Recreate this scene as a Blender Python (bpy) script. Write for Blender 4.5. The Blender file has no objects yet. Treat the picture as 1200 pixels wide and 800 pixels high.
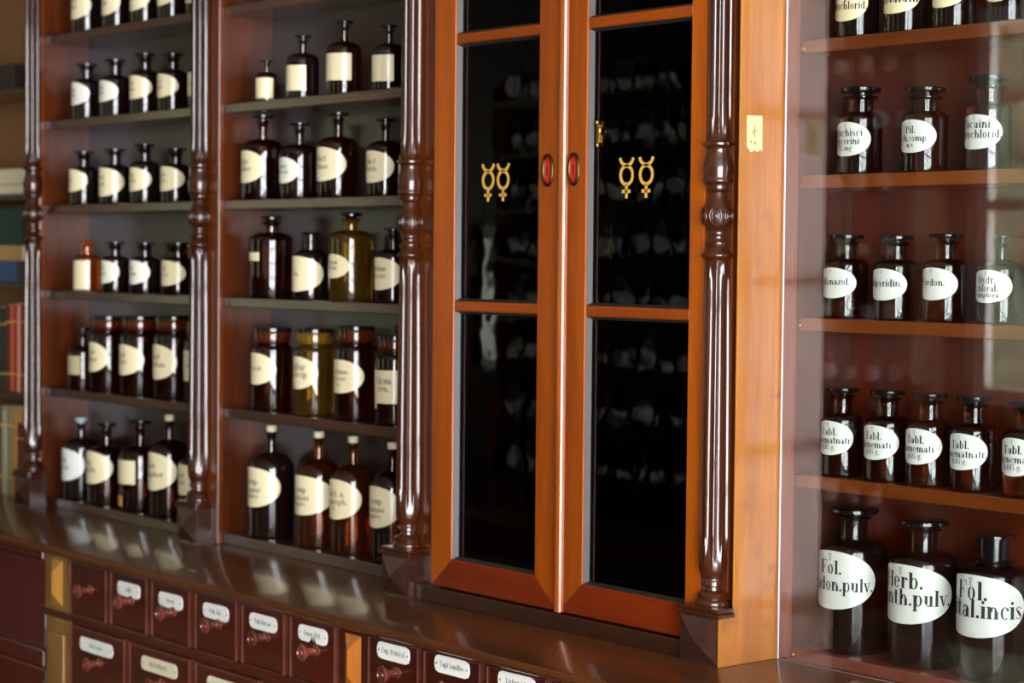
import bpy, math, random
from mathutils import Vector, Matrix
random.seed(7)
SC = bpy.context.scene
COL = SC.collection
PI = math.pi
SKYC = (.94, .965, 1.0, 1)
SKYS = 46.0
FSTOP = 5.0
EXPO = -.58

# ------------------------------------------------------------------ helpers
def link(o):
    COL.objects.link(o); return o

class MB:
    """collects shapes (world coordinates) and links them as ONE mesh object"""
    def __init__(s): s.v = []; s.f = []; s.m = []
    def add(s, vs, fs, mi=0):
        n = len(s.v); s.v += [tuple(v) for v in vs]
        s.f += [tuple(i + n for i in f) for f in fs]; s.m += [mi] * len(fs); return s
    def box(s, x0, x1, y0, y1, z0, z1, mi=0):
        vs = [(x, y, z) for z in (z0, z1) for y in (y0, y1) for x in (x0, x1)]
        return s.add(vs, [(0,2,3,1), (4,5,7,6), (0,1,5,4), (2,6,7,3), (0,4,6,2), (1,3,7,5)], mi)
    def extrude_x(s, prof, x0, x1, mi=0):          # closed profile of (y, z)
        n = len(prof)
        vs = [(x0, y, z) for y, z in prof] + [(x1, y, z) for y, z in prof]
        fs = [(i, (i+1) % n, n + (i+1) % n, n + i) for i in range(n)]
        fs += [tuple(range(n))[::-1], tuple(range(n, 2*n))]
        return s.add(vs, fs, mi)
    def extrude_z(s, prof, z0, z1, mi=0):          # closed profile of (x, y)
        n = len(prof)
        vs = [(x, y, z0) for x, y in prof] + [(x, y, z1) for x, y in prof]
        fs = [(i, (i+1) % n, n + (i+1) % n, n + i) for i in range(n)]
        fs += [tuple(range(n))[::-1], tuple(range(n, 2*n))]
        return s.add(vs, fs, mi)
    def lathe(s, prof, seg=32, c=(0,0,0), axis='z', fl=None, mi=0):
        """prof: (r, h) from one end to the other; fl(h, angle) scales the radius"""
        rings = []; vs = []
        for r, h in prof:
            if r < 1e-6: rings.append([len(vs)]); vs.append((0, 0, h))
            else:
                k = len(vs); rings.append(list(range(k, k + seg)))
                for i in range(seg):
                    a = 2*PI*i/seg; q = r*(fl(h, a) if fl else 1)
                    vs.append((q*math.cos(a), q*math.sin(a), h))
        fs = []
        for A, B in zip(rings, rings[1:]):
            for i in range(seg):
                j = (i+1) % seg
                if len(A) == 1 and len(B) == 1: break
                if len(A) == 1: fs.append((A[0], B[j], B[i]))
                elif len(B) == 1: fs.append((A[i], A[j], B[0]))
                else: fs.append((A[i], A[j], B[j], B[i]))
        if len(rings[0]) > 1: fs.append(tuple(rings[0][::-1]))
        if len(rings[-1]) > 1: fs.append(tuple(rings[-1]))
        cx, cy, cz = c
        if axis == 'z': vs = [(x+cx, y+cy, z+cz) for x, y, z in vs]
        else: vs = [(x+cx, -z+cy, y+cz) for x, y, z in vs]       # axis points to -Y
        return s.add(vs, fs, mi)
    def ball(s, c, rx, ry, rz, seg=16, n=9):
        vs = []; fs = []
        prof = [(math.sin(PI*i/n), -math.cos(PI*i/n)) for i in range(n+1)]
        t = MB().lathe(prof, seg)
        return s.add([(x*rx+c[0], y*ry+c[1], z*rz+c[2]) for x, y, z in t.v], t.f)
    def ring(s, c, u, w, ru, rw, t, seg=24, tube=8):   # elliptical torus in the plane of u, w
        n = u.cross(w); vs = []; fs = []
        for i in range(seg):
            a = 2*PI*i/seg; d = u*(ru*math.cos(a)) + w*(rw*math.sin(a)); e = (u*math.cos(a) + w*math.sin(a))
            for j in range(tube):
                b = 2*PI*j/tube
                vs.append(tuple(c + d + e*(t*math.cos(b)) + n*(t*math.sin(b))))
        for i in range(seg):
            for j in range(tube):
                k = (i+1) % seg; l = (j+1) % tube
                fs.append((i*tube+j, k*tube+j, k*tube+l, i*tube+l))
        return s.add(vs, fs)
    def build(s, name, mats, parent=None, bevel=0, smooth=None, seg=2):
        me = bpy.data.meshes.new(name)
        off = parent_loc(parent)
        me.from_pydata([(x-off[0], y-off[1], z-off[2]) for x, y, z in s.v], [], s.f)
        if not isinstance(mats, (list, tuple)): mats = [mats]
        for m in mats: me.materials.append(m)
        for p, mi in zip(me.polygons, s.m): p.material_index = mi
        me.validate()
        if smooth:
            me.shade_smooth(); me.set_sharp_from_angle(angle=math.radians(smooth))
        o = link(bpy.data.objects.new(name, me))
        if parent is not None: o.parent = parent
        if bevel:
            b = o.modifiers.new('bevel', 'BEVEL'); b.width = bevel; b.segments = seg; b.limit_method = 'ANGLE'
            b.angle_limit = math.radians(40)
            b.harden_normals = False
        return o

def parent_loc(p):
    r = Vector((0, 0, 0))
    while p is not None:
        r = r + p.location; p = p.parent
    return r

def tag(o, label=None, cat=None, group=None, kind=None):
    if label: o['label'] = label
    if cat: o['category'] = cat
    if group: o['group'] = group
    if kind: o['kind'] = kind
    return o
def thing(name, label, cat, loc, group=None):
    o = link(bpy.data.objects.new(name, None)); o.location = loc; o.empty_display_size = .05
    return tag(o, label, cat, group)

# ------------------------------------------------------------------ materials
def lin(c):
    if isinstance(c, str):
        c = [int(c[i:i+2], 16)/255 for i in (0, 2, 4)]
        c = [x/12.92 if x <= .04045 else ((x+.055)/1.055)**2.4 for x in c]
    return tuple(c) + (1,)
def newmat(name):
    m = bpy.data.materials.new(name); m.use_nodes = True
    nt = m.node_tree; nt.nodes.clear()
    out = nt.nodes.new('ShaderNodeOutputMaterial')
    return m, nt, out
def N(nt, t, **k):
    n = nt.nodes.new(t)
    for a, b in k.items():
        if a in n.inputs: n.inputs[a].default_value = b
        else: setattr(n, a, b)
    return n
def principled(name, col, rough=.5, metal=0, spec=.5, coat=0, trans=0, ior=1.5, coat_rough=.08):
    m, nt, out = newmat(name)
    p = N(nt, 'ShaderNodeBsdfPrincipled')
    p.inputs['Base Color'].default_value = lin(col); p.inputs['Roughness'].default_value = rough
    p.inputs['Metallic'].default_value = metal; p.inputs['Specular IOR Level'].default_value = spec
    p.inputs['Coat Weight'].default_value = coat; p.inputs['Coat Roughness'].default_value = coat_rough
    p.inputs['Transmission Weight'].default_value = trans; p.inputs['IOR'].default_value = ior
    nt.links.new(p.outputs[0], out.inputs[0]); m['p'] = 1
    return m
def wood(name, dark, light, axis='z', rough=.3, scale=1.0, coat=.35, bump=.15, wear=None, streak=9, coat_rough=.12, wscale=26.):
    """streaky hardwood: noise stretched along the grain axis, fine pores, polish"""
    m, nt, out = newmat(name); L = nt.links.new
    tc = N(nt, 'ShaderNodeTexCoord'); mp = N(nt, 'ShaderNodeMapping')
    st = {'x': (.06, 1, 1), 'y': (1, .06, 1), 'z': (1, 1, .06)}[axis]
    mp.inputs['Scale'].default_value = [q*scale for q in st]
    L(tc.outputs['Object'], mp.inputs[0])
    n1 = N(nt, 'ShaderNodeTexNoise', Scale=streak, Detail=5., Roughness=.6, Distortion=.6)
    n2 = N(nt, 'ShaderNodeTexNoise', Scale=streak*14, Detail=3., Roughness=.6)
    L(mp.outputs[0], n1.inputs['Vector']); L(mp.outputs[0], n2.inputs['Vector'])
    mix = N(nt, 'ShaderNodeMath', operation='MULTIPLY_ADD'); mix.inputs[1].default_value = .45
    L(n2.outputs[0], mix.inputs[0]); L(n1.outputs[0], mix.inputs[2])
    cr = N(nt, 'ShaderNodeValToRGB'); e = cr.color_ramp.elements
    e[0].position = .48; e[0].color = lin(dark); e[1].position = .98; e[1].color = lin(light)
    L(mix.outputs[0], cr.inputs[0])
    p = N(nt, 'ShaderNodeBsdfPrincipled')
    p.inputs['Specular IOR Level'].default_value = .35
    p.inputs['Roughness'].default_value = rough; p.inputs['Coat Weight'].default_value = coat
    p.inputs['Coat Roughness'].default_value = coat_rough
    colour = cr.outputs[0]
    if wear:
        n3 = N(nt, 'ShaderNodeTexNoise', Scale=wscale, Detail=6., Roughness=.7)
        L(tc.outputs['Object'], n3.inputs['Vector'])
        c3 = N(nt, 'ShaderNodeValToRGB'); q = c3.color_ramp.elements
        q[0].position = .60; q[0].color = (0, 0, 0, 1); q[1].position = .70; q[1].color = (.55, .55, .55, 1)
        L(n3.outputs[0], c3.inputs[0])
        mc = N(nt, 'ShaderNodeMix', data_type='RGBA'); mc.inputs[7].default_value = lin(wear)
        L(c3.outputs[0], mc.inputs[0]); L(colour, mc.inputs[6]); colour = mc.outputs[2]
    L(colour, p.inputs['Base Color'])
    b = N(nt, 'ShaderNodeBump', Strength=bump, Distance=.002)
    L(mix.outputs[0], b.inputs['Height']); L(b.outputs[0], p.inputs['Normal'])
    L(p.outputs[0], out.inputs[0])
    return m
def pane(name, tint, gloss=(1, 1, 1), wave=0):
    """thin sheet of glass: straight-through light plus a Fresnel reflection"""
    m, nt, out = newmat(name); L = nt.links.new
    t = N(nt, 'ShaderNodeBsdfTransparent'); t.inputs[0].default_value = tuple(tint) + (1,)
    g = N(nt, 'ShaderNodeBsdfGlossy'); g.inputs['Color'].default_value = tuple(gloss) + (1,); g.inputs['Roughness'].default_value = .0
    fr = N(nt, 'ShaderNodeFresnel'); ge = N(nt, 'ShaderNodeNewGeometry')
    io = N(nt, 'ShaderNodeMath', operation='MULTIPLY_ADD'); io.inputs[1].default_value = 1/1.5-1.5; io.inputs[2].default_value = 1.5
    L(ge.outputs['Backfacing'], io.inputs[0]); L(io.outputs[0], fr.inputs['IOR'])   # the same reflection on both faces of the sheet
    mx = N(nt, 'ShaderNodeMixShader')
    if wave:
        tc = N(nt, 'ShaderNodeTexCoord'); n = N(nt, 'ShaderNodeTexNoise', Scale=9., Detail=2.)
        b = N(nt, 'ShaderNodeBump', Strength=wave, Distance=.01)
        L(tc.outputs['Object'], n.inputs['Vector']); L(n.outputs[0], b.inputs['Height']); L(b.outputs[0], g.inputs['Normal'])
    L(fr.outputs[0], mx.inputs[0]); L(t.outputs[0], mx.inputs[1]); L(g.outputs[0], mx.inputs[2]); L(mx.outputs[0], out.inputs[0])
    return m
def bottle_glass(name, col, see):
    """coloured bottle glass; 'see' is how much light gets through"""
    m, nt, out = newmat(name); L = nt.links.new
    p = N(nt, 'ShaderNodeBsdfPrincipled'); p.inputs['Base Color'].default_value = lin(col)
    p.inputs['Roughness'].default_value = .03; p.inputs['IOR'].default_value = 1.52
    p.inputs['Transmission Weight'].default_value = see
    L(p.outputs[0], out.inputs[0])
    return m

M = {}
M['shelf'] = wood('shelf mahogany', '28160f', '52301f', 'x', .26, coat=.5)
M['case'] = wood('case mahogany', '270f06', '5a270b', 'z', .28, coat=.45)
M['stile'] = wood('polished red mahogany', '3a1906', '70340e', 'z', .28, coat=.4)
M['back'] = wood('back boards', '1a0e0a', '301a12', 'z', .35, coat=.35, coat_rough=.14)
M['door'] = wood('door cherry upright', '6a2b04', 'a24d06', 'z', .33, coat=.25, bump=.08)
M['door_x'] = wood('door cherry level', '662804', '9a4406', 'x', .3, coat=.4, bump=.08)
M['rail'] = wood('door rail mahogany', '4c1702', '7c2805', 'x', .3, coat=.4, bump=.08)
M['panel'] = wood('golden side panel', '6c3a0e', 'aa6a22', 'z', .36, coat=.75, coat_rough=.05, bump=.06, streak=7, wear='4e2c10', wscale=7.)
M['column'] = wood('turned column', '1e0a04', '441e0a', 'z', .26, coat=.6, coat_rough=.04)
M['block'] = wood('column block', '22110c', '40241a', 'z', .25, coat=.8, coat_rough=.2, wear='4a3a30')
M['blockr'] = wood('block cheek', '5a3020', '8a5a3c', 'z', .35, coat=.4)
M['top'] = wood('counter top', '351a0a', '663816', 'x', .28, coat=.38, coat_rough=.05, bump=.03)
M['drawer'] = wood('drawer mahogany', '260702', '521804', 'x', .3, coat=.25, bump=.08)
M['bead'] = wood('drawer bead', '3a160a', '603022', 'x', .35, coat=.4)
M['knob'] = wood('turned knob', '42180f', '723626', 'z', .25, coat=.8, coat_rough=.05)
M['carved'] = wood('carved diamond', '8a4a18', 'c4782c', 'z', .35, coat=.4)
M['olive'] = wood('golden brown pilaster', '5a3c1a', '8a6430', 'z', .4, coat=.3)
M['redpanel'] = wood('dark red panel', '380402', '540803', 'z', .12, coat=.6)
M['rback'] = wood('display back', '340e03', '642005', 'z', .35, coat=.3)
M['rshelf'] = wood('display shelf', '5a2606', '823f0e', 'x', .3, coat=.4)
M['olivec'] = wood('golden diamond', '7a5420', 'b08038', 'z', .35, coat=.3)
M['beadwood'] = wood('varnished bead', '783206', 'a85410', 'z', .2, coat=1.0, coat_rough=.1, bump=.02)
M['plinth'] = wood('cupboard plinth', '200e08', '40200f', 'x', .3, coat=.3)
M['rside'] = wood('display side', '30140c', '582a1a', 'z', .4, coat=.2)
M['rframe'] = wood('display frame', '6a3226', '8c4c3c', 'z', .35, coat=.3)
M['blackin'] = principled('painted cupboard shade', (.006, .005, .004), .7)  # near-black colour paints the unlit cupboard interior
M['glaze'] = principled('glazing putty', '20201c', .45)
M['glass'] = pane('display glass', (.93, .95, .94))
M['doorglass'] = pane('old door glass', (.25, .25, .24), wave=.04)  # tint darkened so the cupboard behind looks unlit
M['edge'] = principled('ground glass edge', 'cfd2dc', .25)
M['gold'] = principled('gilt paint', 'cc9e42', .45)
M['brass'] = principled('brass', 'b98a3e', .3, metal=1)
M['dkbrass'] = principled('dark brass', '5a4026', .35, metal=1)
M['enamelred'] = principled('red enamel', 'b02018', .25, coat=.5)
M['black'] = principled('black', (.004, .004, .004), .5)
M['ink'] = principled('black ink', '1a1816', .6)
M['inkgrey'] = principled('faded ink', '5c5850', .7)
M['plate'] = principled('white enamel plate', 'e4e4de', .3, coat=.4)
M['platecream'] = principled('cream enamel plate', 'd8d2b2', .35, coat=.3)
for k, c in dict(white='d6d6d0', pale='d8d6c6', cream='d9cca6', warm='e8d8ac', dim='a89a74').items():
    M['lab_'+k] = principled(k + ' label', c, .35, coat=.25)
M['g_dark'] = bottle_glass('black-brown glass', '140806', .0)
M['g_brown'] = bottle_glass('brown glass', '4a1a06', .92)
M['g_amber'] = bottle_glass('amber glass', 'b4540e', .85)
M['g_olive'] = bottle_glass('olive glass', '8a6414', .9)
M['g_lightbrown'] = bottle_glass('light brown glass', '84380a', .92)
M['lid_brown'] = bottle_glass('red-brown lid glass', '5e2008', .6)
M['lid_olive'] = bottle_glass('ochre lid glass', '8c6216', .6)
M['stop_dark'] = principled('dark glass stopper', '0c0a0a', .12)
M['stop_pale'] = principled('pale glass stopper', '8aa0a4', .2)
M['cork'] = principled('pale stopper', 'cabf9c', .6)
M['wall'] = principled('plaster wall', '8a6038', .8)
M['wall3'] = principled('dark panelled wall', '1e150f', .6)
M['wall2'] = principled('plaster beyond', '6a5c4c', .85)
M['floor'] = wood('floor boards', '3a2416', '5e4028', 'y', .4)
M['ceil'] = principled('ceiling plaster', '9a9284', .9)
M['frame'] = principled('window paint', 'cac8c0', .5)
M['note'] = principled('yellowed paper', 'c6c488', .8)
M['leaf'] = principled('hedge leaves', '525a40', .8)
# ------------------------------------------------------------------ fat-face lettering (own outlines)
T_ = .16
def R_(x0, y0, x1, y1): return [[(x0,y0), (x1,y0), (x1,y1), (x0,y1)]]
def P_(*pts): return [list(pts)]
def E_(cx, cy, rx, ry, ix, iy, a0=0, a1=360, n=None):
    n = n or max(4, int(abs(a1-a0)/24)); q = []
    for i in range(n):
        a, b = math.radians(a0+(a1-a0)*i/n), math.radians(a0+(a1-a0)*(i+1)/n)
        q.append([(cx+rx*math.cos(a), cy+ry*math.sin(a)), (cx+rx*math.cos(b), cy+ry*math.sin(b)),
                  (cx+ix*math.cos(b), cy+iy*math.sin(b)), (cx+ix*math.cos(a), cy+iy*math.sin(a))])
    return q
def D_(x, y, r=.06): return E_(x, y, r, r, 0, 0, 0, 360, 8)
def S_(x, y0=0, y1=.5, foot=1, head=1):
    q = R_(x, y0, x+T_, y1)
    if foot: q += R_(x-.045, y0, x+T_+.045, y0+.03)
    if head: q += R_(x-.06, y1-.035, x+.01, y1)
    return q
def O_(x, rx=.2, y=.25, ry=.26): return E_(x, y, rx, ry, rx-.115, ry-.03)
def arch(x): return E_(x, .3, .16, .2, .05, .165, 0, 180) + S_(x+.045, 0, .32, 1, 0)
G = {
 'i': (S_(.06) + D_(.13, .65, .075), .27), 'l': (S_(.06, 0, .74), .27),
 'n': (S_(.06) + arch(.32), .58), 'm': (S_(.06) + arch(.32) + arch(.6), .86),
 'h': (S_(.06, 0, .74) + arch(.32), .58), 'r': (S_(.06) + E_(.28, .34, .12, .15, .06, .12, 60, 180) + D_(.34, .42, .065), .42),
 'u': (S_(.06, .12, .5, 0) + E_(.24, .15, .12, .16, .05, .12, 180, 330) + S_(.32, 0, .5), .56),
 'o': (O_(.24), .5), 'd': (O_(.23) + S_(.31, 0, .74), .55), 'b': (O_(.3) + S_(.06, 0, .74, 0), .55),
 'p': (O_(.32) + S_(.06, -.24, .5), .57), 'q': (O_(.23) + S_(.31, -.24, .5, 1, 0), .55),
 'a': (E_(.2, .14, .16, .15, .06, .12) + S_(.28, 0, .38, 1, 0) + E_(.25, .35, .165, .15, .05, .12, 0, 150) + D_(.14, .4, .055), .5),
 'e': (E_(.23, .25, .2, .26, .085, .23, 35, 325) + R_(.1, .25, .42, .285) + E_(.23, .25, .2, .26, .1, .23, 0, 40), .47),
 'c': (E_(.23, .25, .2, .26, .085, .23, 50, 310) + D_(.36, .4, .06), .44),
 's': (E_(.2, .37, .15, .14, .09, .11, 20, 200) + P_((.05,.36), (.2,.36), (.38,.14), (.24,.12)) + E_(.2, .13, .17, .14, .1, .11, 200, 380), .42),
 't': (S_(.1, .06, .66, 0, 0) + R_(.02, .465, .34, .5) + E_(.25, .09, .15, .1, .05, .07, 180, 330), .38),
 'f': (S_(.1, 0, .58, 1, 0) + R_(.02, .465, .34, .5) + E_(.24, .6, .14, .15, .04, .12, 20, 180) + D_(.33, .66, .055), .37),
 'g': (E_(.22, .29, .18, .21, .07, .18) + E_(.22, -.1, .2, .15, .12, .12, 130, 400) + R_(.12, .02, .32, .07) + D_(.43, .46, .05), .49),
 'v': (P_((.02,.5), (.17,.5), (.3,.02), (.22,.0)) + P_((.4,.5), (.44,.5), (.28,.0), (.22,.0)) + R_(-.02,.47,.22,.5) + R_(.34,.47,.5,.5), .48),
 'y': (P_((.02,.5), (.17,.5), (.31,.04), (.23,.0)) + P_((.4,.5), (.44,.5), (.22,-.2), (.17,-.2)) + D_(.14, -.17, .065) + R_(-.02,.47,.22,.5) + R_(.34,.47,.5,.5), .48),
 'x': (P_((.02,.5), (.18,.5), (.46,0), (.3,0)) + P_((.4,.5), (.44,.5), (.09,0), (.05,0)) + R_(-.02,.47,.22,.5), .48),
 'z': (P_((.28,.47), (.43,.47), (.18,.03), (.03,.03)) + R_(.04,.46,.43,.5) + R_(.03,0,.43,.04), .46),
 'j': (S_(.08, -.08, .5, 0) + D_(.15, .65, .07) + E_(.08, -.08, .13, .14, .05, .11, 200, 360), .28),
 'k': (S_(.06, 0, .74) + P_((.2,.2), (.25,.18), (.46,.5), (.4,.5)) + P_((.25,.28), (.36,.34), (.54,0), (.38,0)), .55),
 '.': (D_(.1, .06, .075), .2), ',': (D_(.1, .06, .075) + P_((.1,.0), (.17,.05), (.1,-.12), (.07,-.12)), .2),
 'T': (S_(.26, 0, .72, 1, 0) + R_(.02, .68, .64, .72) + R_(.02, .56, .05, .7) + R_(.61, .56, .64, .7), .66),
 'F': (S_(.1, 0, .72) + R_(.05, .68, .6, .72) + R_(.57, .54, .6, .7) + R_(.2, .35, .42, .385) + R_(.4, .27, .43, .46), .62),
 'P': (S_(.1, 0, .72) + E_(.3, .53, .26, .2, .13, .17, -90, 90) + R_(.2, .69, .32, .725) + R_(.2, .33, .32, .36), .6),
 'H': (S_(.08, 0, .72) + S_(.52, 0, .72) + R_(.2, .35, .55, .385) + R_(.03, .69, .27, .72) + R_(.47, .69, .71, .72), .75),
 'S': (E_(.27, .54, .2, .19, .12, .16, 20, 210) + P_((.07,.5), (.24,.5), (.5,.2), (.33,.2)) + E_(.28, .19, .22, .2, .13, .17, 190, 380), .56),
 'C': (E_(.34, .36, .3, .37, .16, .34, 45, 315) + R_(.54, .48, .57, .72), .64),
 'G': (E_(.34, .36, .3, .37, .16, .34, 45, 315) + S_(.46, .02, .32, 0, 0), .68), 'O': (E_(.36, .36, .32, .37, .18, .34), .72),
 'A': (P_((.28,.74), (.36,.74), (.62,0), (.44,0)) + P_((.28,.74), (.32,.74), (.12,0), (.07,0)) + R_(.18,.22,.48,.255) + R_(0,0,.2,.03) + R_(.38,0,.68,.03), .68),
 'N': (P_((.05,.72), (.2,.72), (.6,0), (.46,0)) + R_(.1,0,.135,.7) + R_(.57,0,.605,.72) + R_(.02,0,.22,.03) + R_(.48,.69,.7,.72), .72),
 'R': (S_(.1, 0, .72) + E_(.3, .54, .24, .19, .11, .16, -90, 90) + R_(.2, .69, .32, .725) + P_((.3,.36), (.42,.36), (.64,0), (.48,0)), .66),
 'L': (S_(.1, 0, .72) + R_(.1, 0, .56, .035) + R_(.53, 0, .56, .2) + R_(.04,.69,.3,.72), .6),
 'E': (S_(.1, 0, .72) + R_(.1, 0, .56, .035) + R_(.53, 0, .56, .18) + R_(.1, .685, .54, .72) + R_(.2, .35, .42, .385), .62),
 'B': (S_(.1, 0, .72) + E_(.28, .55, .22, .18, .1, .15, -90, 90) + E_(.3, .19, .26, .2, .13, .17, -90, 90), .6),
 'J': (S_(.25, .1, .72, 0) + E_(.19, .12, .19, .14, .08, .1, 180, 360), .48), 'V': (P_((.02,.72), (.2,.72), (.4,.0), (.32,.0)) + P_((.56,.72), (.6,.72), (.38,.0), (.33,.0)), .62),
 'D': (S_(.1, 0, .72) + E_(.28, .36, .36, .36, .2, .33, -90, 90), .68), 'M': (R_(.08,0,.12,.72) + P_((.08,.72),(.24,.72),(.46,.06),(.36,.06)) + P_((.4,.06),(.44,.06),(.66,.72),(.62,.72)) + S_(.58,0,.72,1,0), .8),
 '0': (E_(.24, .36, .21, .37, .09, .34), .48), '1': (S_(.14, 0, .72), .4), '2': (E_(.22,.53,.19,.19,.08,.16,-20,170) + P_((.26,.46),(.4,.48),(.2,.05),(.06,.02)) + R_(.05,0,.42,.07), .47),
 '5': (R_(.1,.4,.14,.72) + R_(.1,.64,.4,.72) + E_(.2,.22,.21,.22,.09,.19,-150,120), .46), '3': (E_(.2,.54,.18,.18,.07,.15,-90,150) + E_(.2,.19,.21,.2,.09,.17,-150,90), .46),
 ' ': ([], .24),
 '^': (P_((0,.5), (.06,.5), (.24,.12), (.2,.08)) + P_((.42,.5), (.37,.5), (.19,.1), (.23,.1)) + R_(0,.46,.42,.5) + R_(.19,-.12,.24,.12) + R_(.1,-.03,.33,.01), .44),
}
def text_polys(txt):
    x = 0; q = []
    for ch in txt:
        g = G.get(ch) or G.get(ch.lower(), G['o'])
        q += [[(px+x, py) for px, py in poly] for poly in g[0]]; x += g[1] + .02
    return q, x
def lettering(lines, place):
    """lines: (text, size, baseline, max width); place(u, v) -> point on the surface"""
    b = MB()
    for txt, size, base, wmax in lines:
        q, w = text_polys(txt)
        if not w: continue
        sx = min(size*.88, wmax / w)
        for poly in q:
            pts = [place((px - w/2)*sx, base + py*size) for px, py in poly]
            b.add(pts, [tuple(range(len(pts)))])
    return b

# ------------------------------------------------------------------ bottles
# type: (shoulder start, shoulder end, neck radius, lip height, cap radius, cap kind)
TYPES = {
 'S': (.63, .72, .46, .92, .78, 'disc'), 'W': (.63, .72, .58, .90, .90, 'disc'), 'F': (.70, .79, .40, .945, .72, 'disc'),
 'P': (.72, .79, .42, .82, .52, 'block'), 'A': (.60, .72, .24, .93, .50, 'disc'), 'B': (.62, .72, .40, .93, .70, 'disc'),
 'C': (.62, .76, .20, .93, .30, 'pale'), 'K': (.60, .76, .19, .945, .22, 'cork'), 'N': (.60, .74, .40, 1.0, .0, 'none'),
 'J': (.72, .79, .80, .83, .88, 'lid'), 'G': (.70, .80, .34, .93, .50, 'round'),
}
def bottle(rec, label, category, group):
    bay, row, X, Y, r, H, ty, lk, la, lb, ac, A, gl, lc, tx = rec
    z0 = (ZR if bay == 'R' else ZB)[row]
    zs, zn, rn, zl, rc, cap = TYPES[ty]
    rn *= r; rc *= r; zs *= H; zn *= H; zl *= H
    name = 'glass_jar' if ty == 'J' else 'apothecary_bottle'
    t = thing(name, label, category, (X, Y, z0), group)
    pr = [(r*.94, 0), (r*.985, .0012), (r, .004), (r, zs)]
    for i in range(1, 8):
        a = PI/2*i/8; pr.append((rn*1.02 + (r-rn*1.02)*math.cos(a), zs + (zn-zs)*math.sin(a)))
    pr += [(rn, zn), (rn*.97, zn + (zl-zn)*.5), (rn*1.02, zl - .006), (rn*1.3, zl - .003), (rn*1.32, zl - .001), (rn*1.25, zl)]
    if ty == 'J': pr = pr[:-5] + [(rn, zn+.004), (rn*1.04, zn+.006), (rn*1.04, zl)]
    g = MB().lathe([(0, 0)] + pr + [(0, zl)], 36, (X, Y, z0))
    g.build('glass_body', M['g_'+gl], t, smooth=50)
    if cap == 'disc' or cap == 'pale':
        q = [(0, zl), (rn*.9, zl), (rn*.95, zl + (H-zl)*.35), (rc*.96, zl + (H-zl)*.4), (rc, zl + (H-zl)*.52), (rc, H - .001), (rc*.96, H), (0, H)]
        pale = cap == 'pale'
        MB().lathe(q, 28, (X, Y, z0)).build('stopper', M['stop_pale' if pale else 'stop_dark'], t, smooth=40)
    elif cap == 'round':
        k = MB().lathe([(0, zl), (rn*.9, zl), (rn*.6, zl+.003), (rc, zl+.006), (rc, H-.003), (rc*.8, H), (0, H)], 28, (X, Y, z0))
        k.build('stopper', M['stop_dark'], t, smooth=40)
    elif cap == 'block':
        MB().lathe([(0, zl), (rn*.95, zl), (rn*1.0, H*.97), (rc*1.15, H*.98), (rc*1.15, H-.001), (0, H)], 28, (X, Y, z0)).build('stopper', M['stop_dark'], t, smooth=40)
    elif cap == 'cork':
        MB().lathe([(0, zl), (rc, zl), (rc*1.08, H-.002), (rc*.95, H), (0, H)], 20, (X, Y, z0)).build('stopper', M['cork'], t, smooth=40)
    elif cap == 'lid':
        q = [(0, zl), (rc, zl), (rc*1.02, zl+.004), (rc*1.02, H-.010), (rc*1.0, H-.008), (0, H-.008)]
        MB().lathe(q, 36, (X, Y, z0)).build('lid', M['lid_olive' if gl == 'olive' else 'lid_brown'], t, smooth=40)
        MB().lathe([(0, H-.008), (rc*1.06, H-.008), (rc*1.06, H-.001), (rc*1.02, H), (0, H)], 36, (X, Y, z0)).build('lid_disc', M['stop_dark'], t, smooth=40)
    zc, hh = (la+lb)/2, (la-lb)/2
    if lb < .003: zc, hh = (la+.004)/2, (la-.004)/2
    e = r + .0007
    def on(a, z, rr=e): return (X + rr*math.sin(a), Y - rr*math.cos(a), z0 + z)
    b = MB(); n = 28; top = []; bot = []
    for i in range(n+1):
        s = -1 + 2*i/n
        if lk == 'O':
            s = math.sin(s*PI/2); h = hh*max(0.0, 1-abs(s)**2.15)**.5
        else: h = hh
        a = ac + s*A
        top.append((a, zc+h)); bot.append((a, zc-h))
    vs = [on(*q) for q in top] + [on(*q) for q in bot] + [on(*q, r-.0003) for q in top] + [on(*q, r-.0003) for q in bot]
    m = n+1; fs = []
    for i in range(n):
        fs += [(m+i, m+i+1, i+1, i), (i, i+1, 2*m+i+1, 2*m+i), (m+i+1, m+i, 3*m+i, 3*m+i+1)]
    fs += [(0, 2*m, 3*m, m), (n, m+n, 3*m+n, 2*m+n)]
    b.add(vs, fs)
    if lk == 'T': # a little tab hanging under the label
        k = [on(ac-A+.05+.42*i/4*A, zc-hh-d) for i in range(5) for d in (0, .011)]
        b.add(k, [(2*i, 2*i+1, 2*i+3, 2*i+2) for i in range(4)])
    lo = b.build('paper_label', M['lab_'+lc], t, smooth=40)
    if tx:
        L = tx.split('|'); LH = 2*hh; zt = zc + hh
        wm = 1.9*A*e
        if len(L) == 1: ls = [(L[0], .30*LH, zt-.56*LH, wm*.95)]
        elif len(L) == 2: ls = [(L[0], .41*LH, zt-.395*LH, wm*.8), (L[1], .40*LH, zt-.68*LH, wm)]
        else: ls = [(L[0], .30*LH, zt-.415*LH, wm*.8), (L[1], .27*LH, zt-.655*LH, wm), (L[2], .21*LH, zt-.835*LH, wm*.7)]
        if bay != 'R':
            k_ = .72 if row >= 4 and bay == 'M' else .58
            ls = [(a_, b_*k_, zc + (c_-zc)*.8, w_*.8) for a_, b_, c_, w_ in ls]
        if bay == 'R': ls.append(('^', .20*LH, zt-.15*LH, wm))
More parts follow.
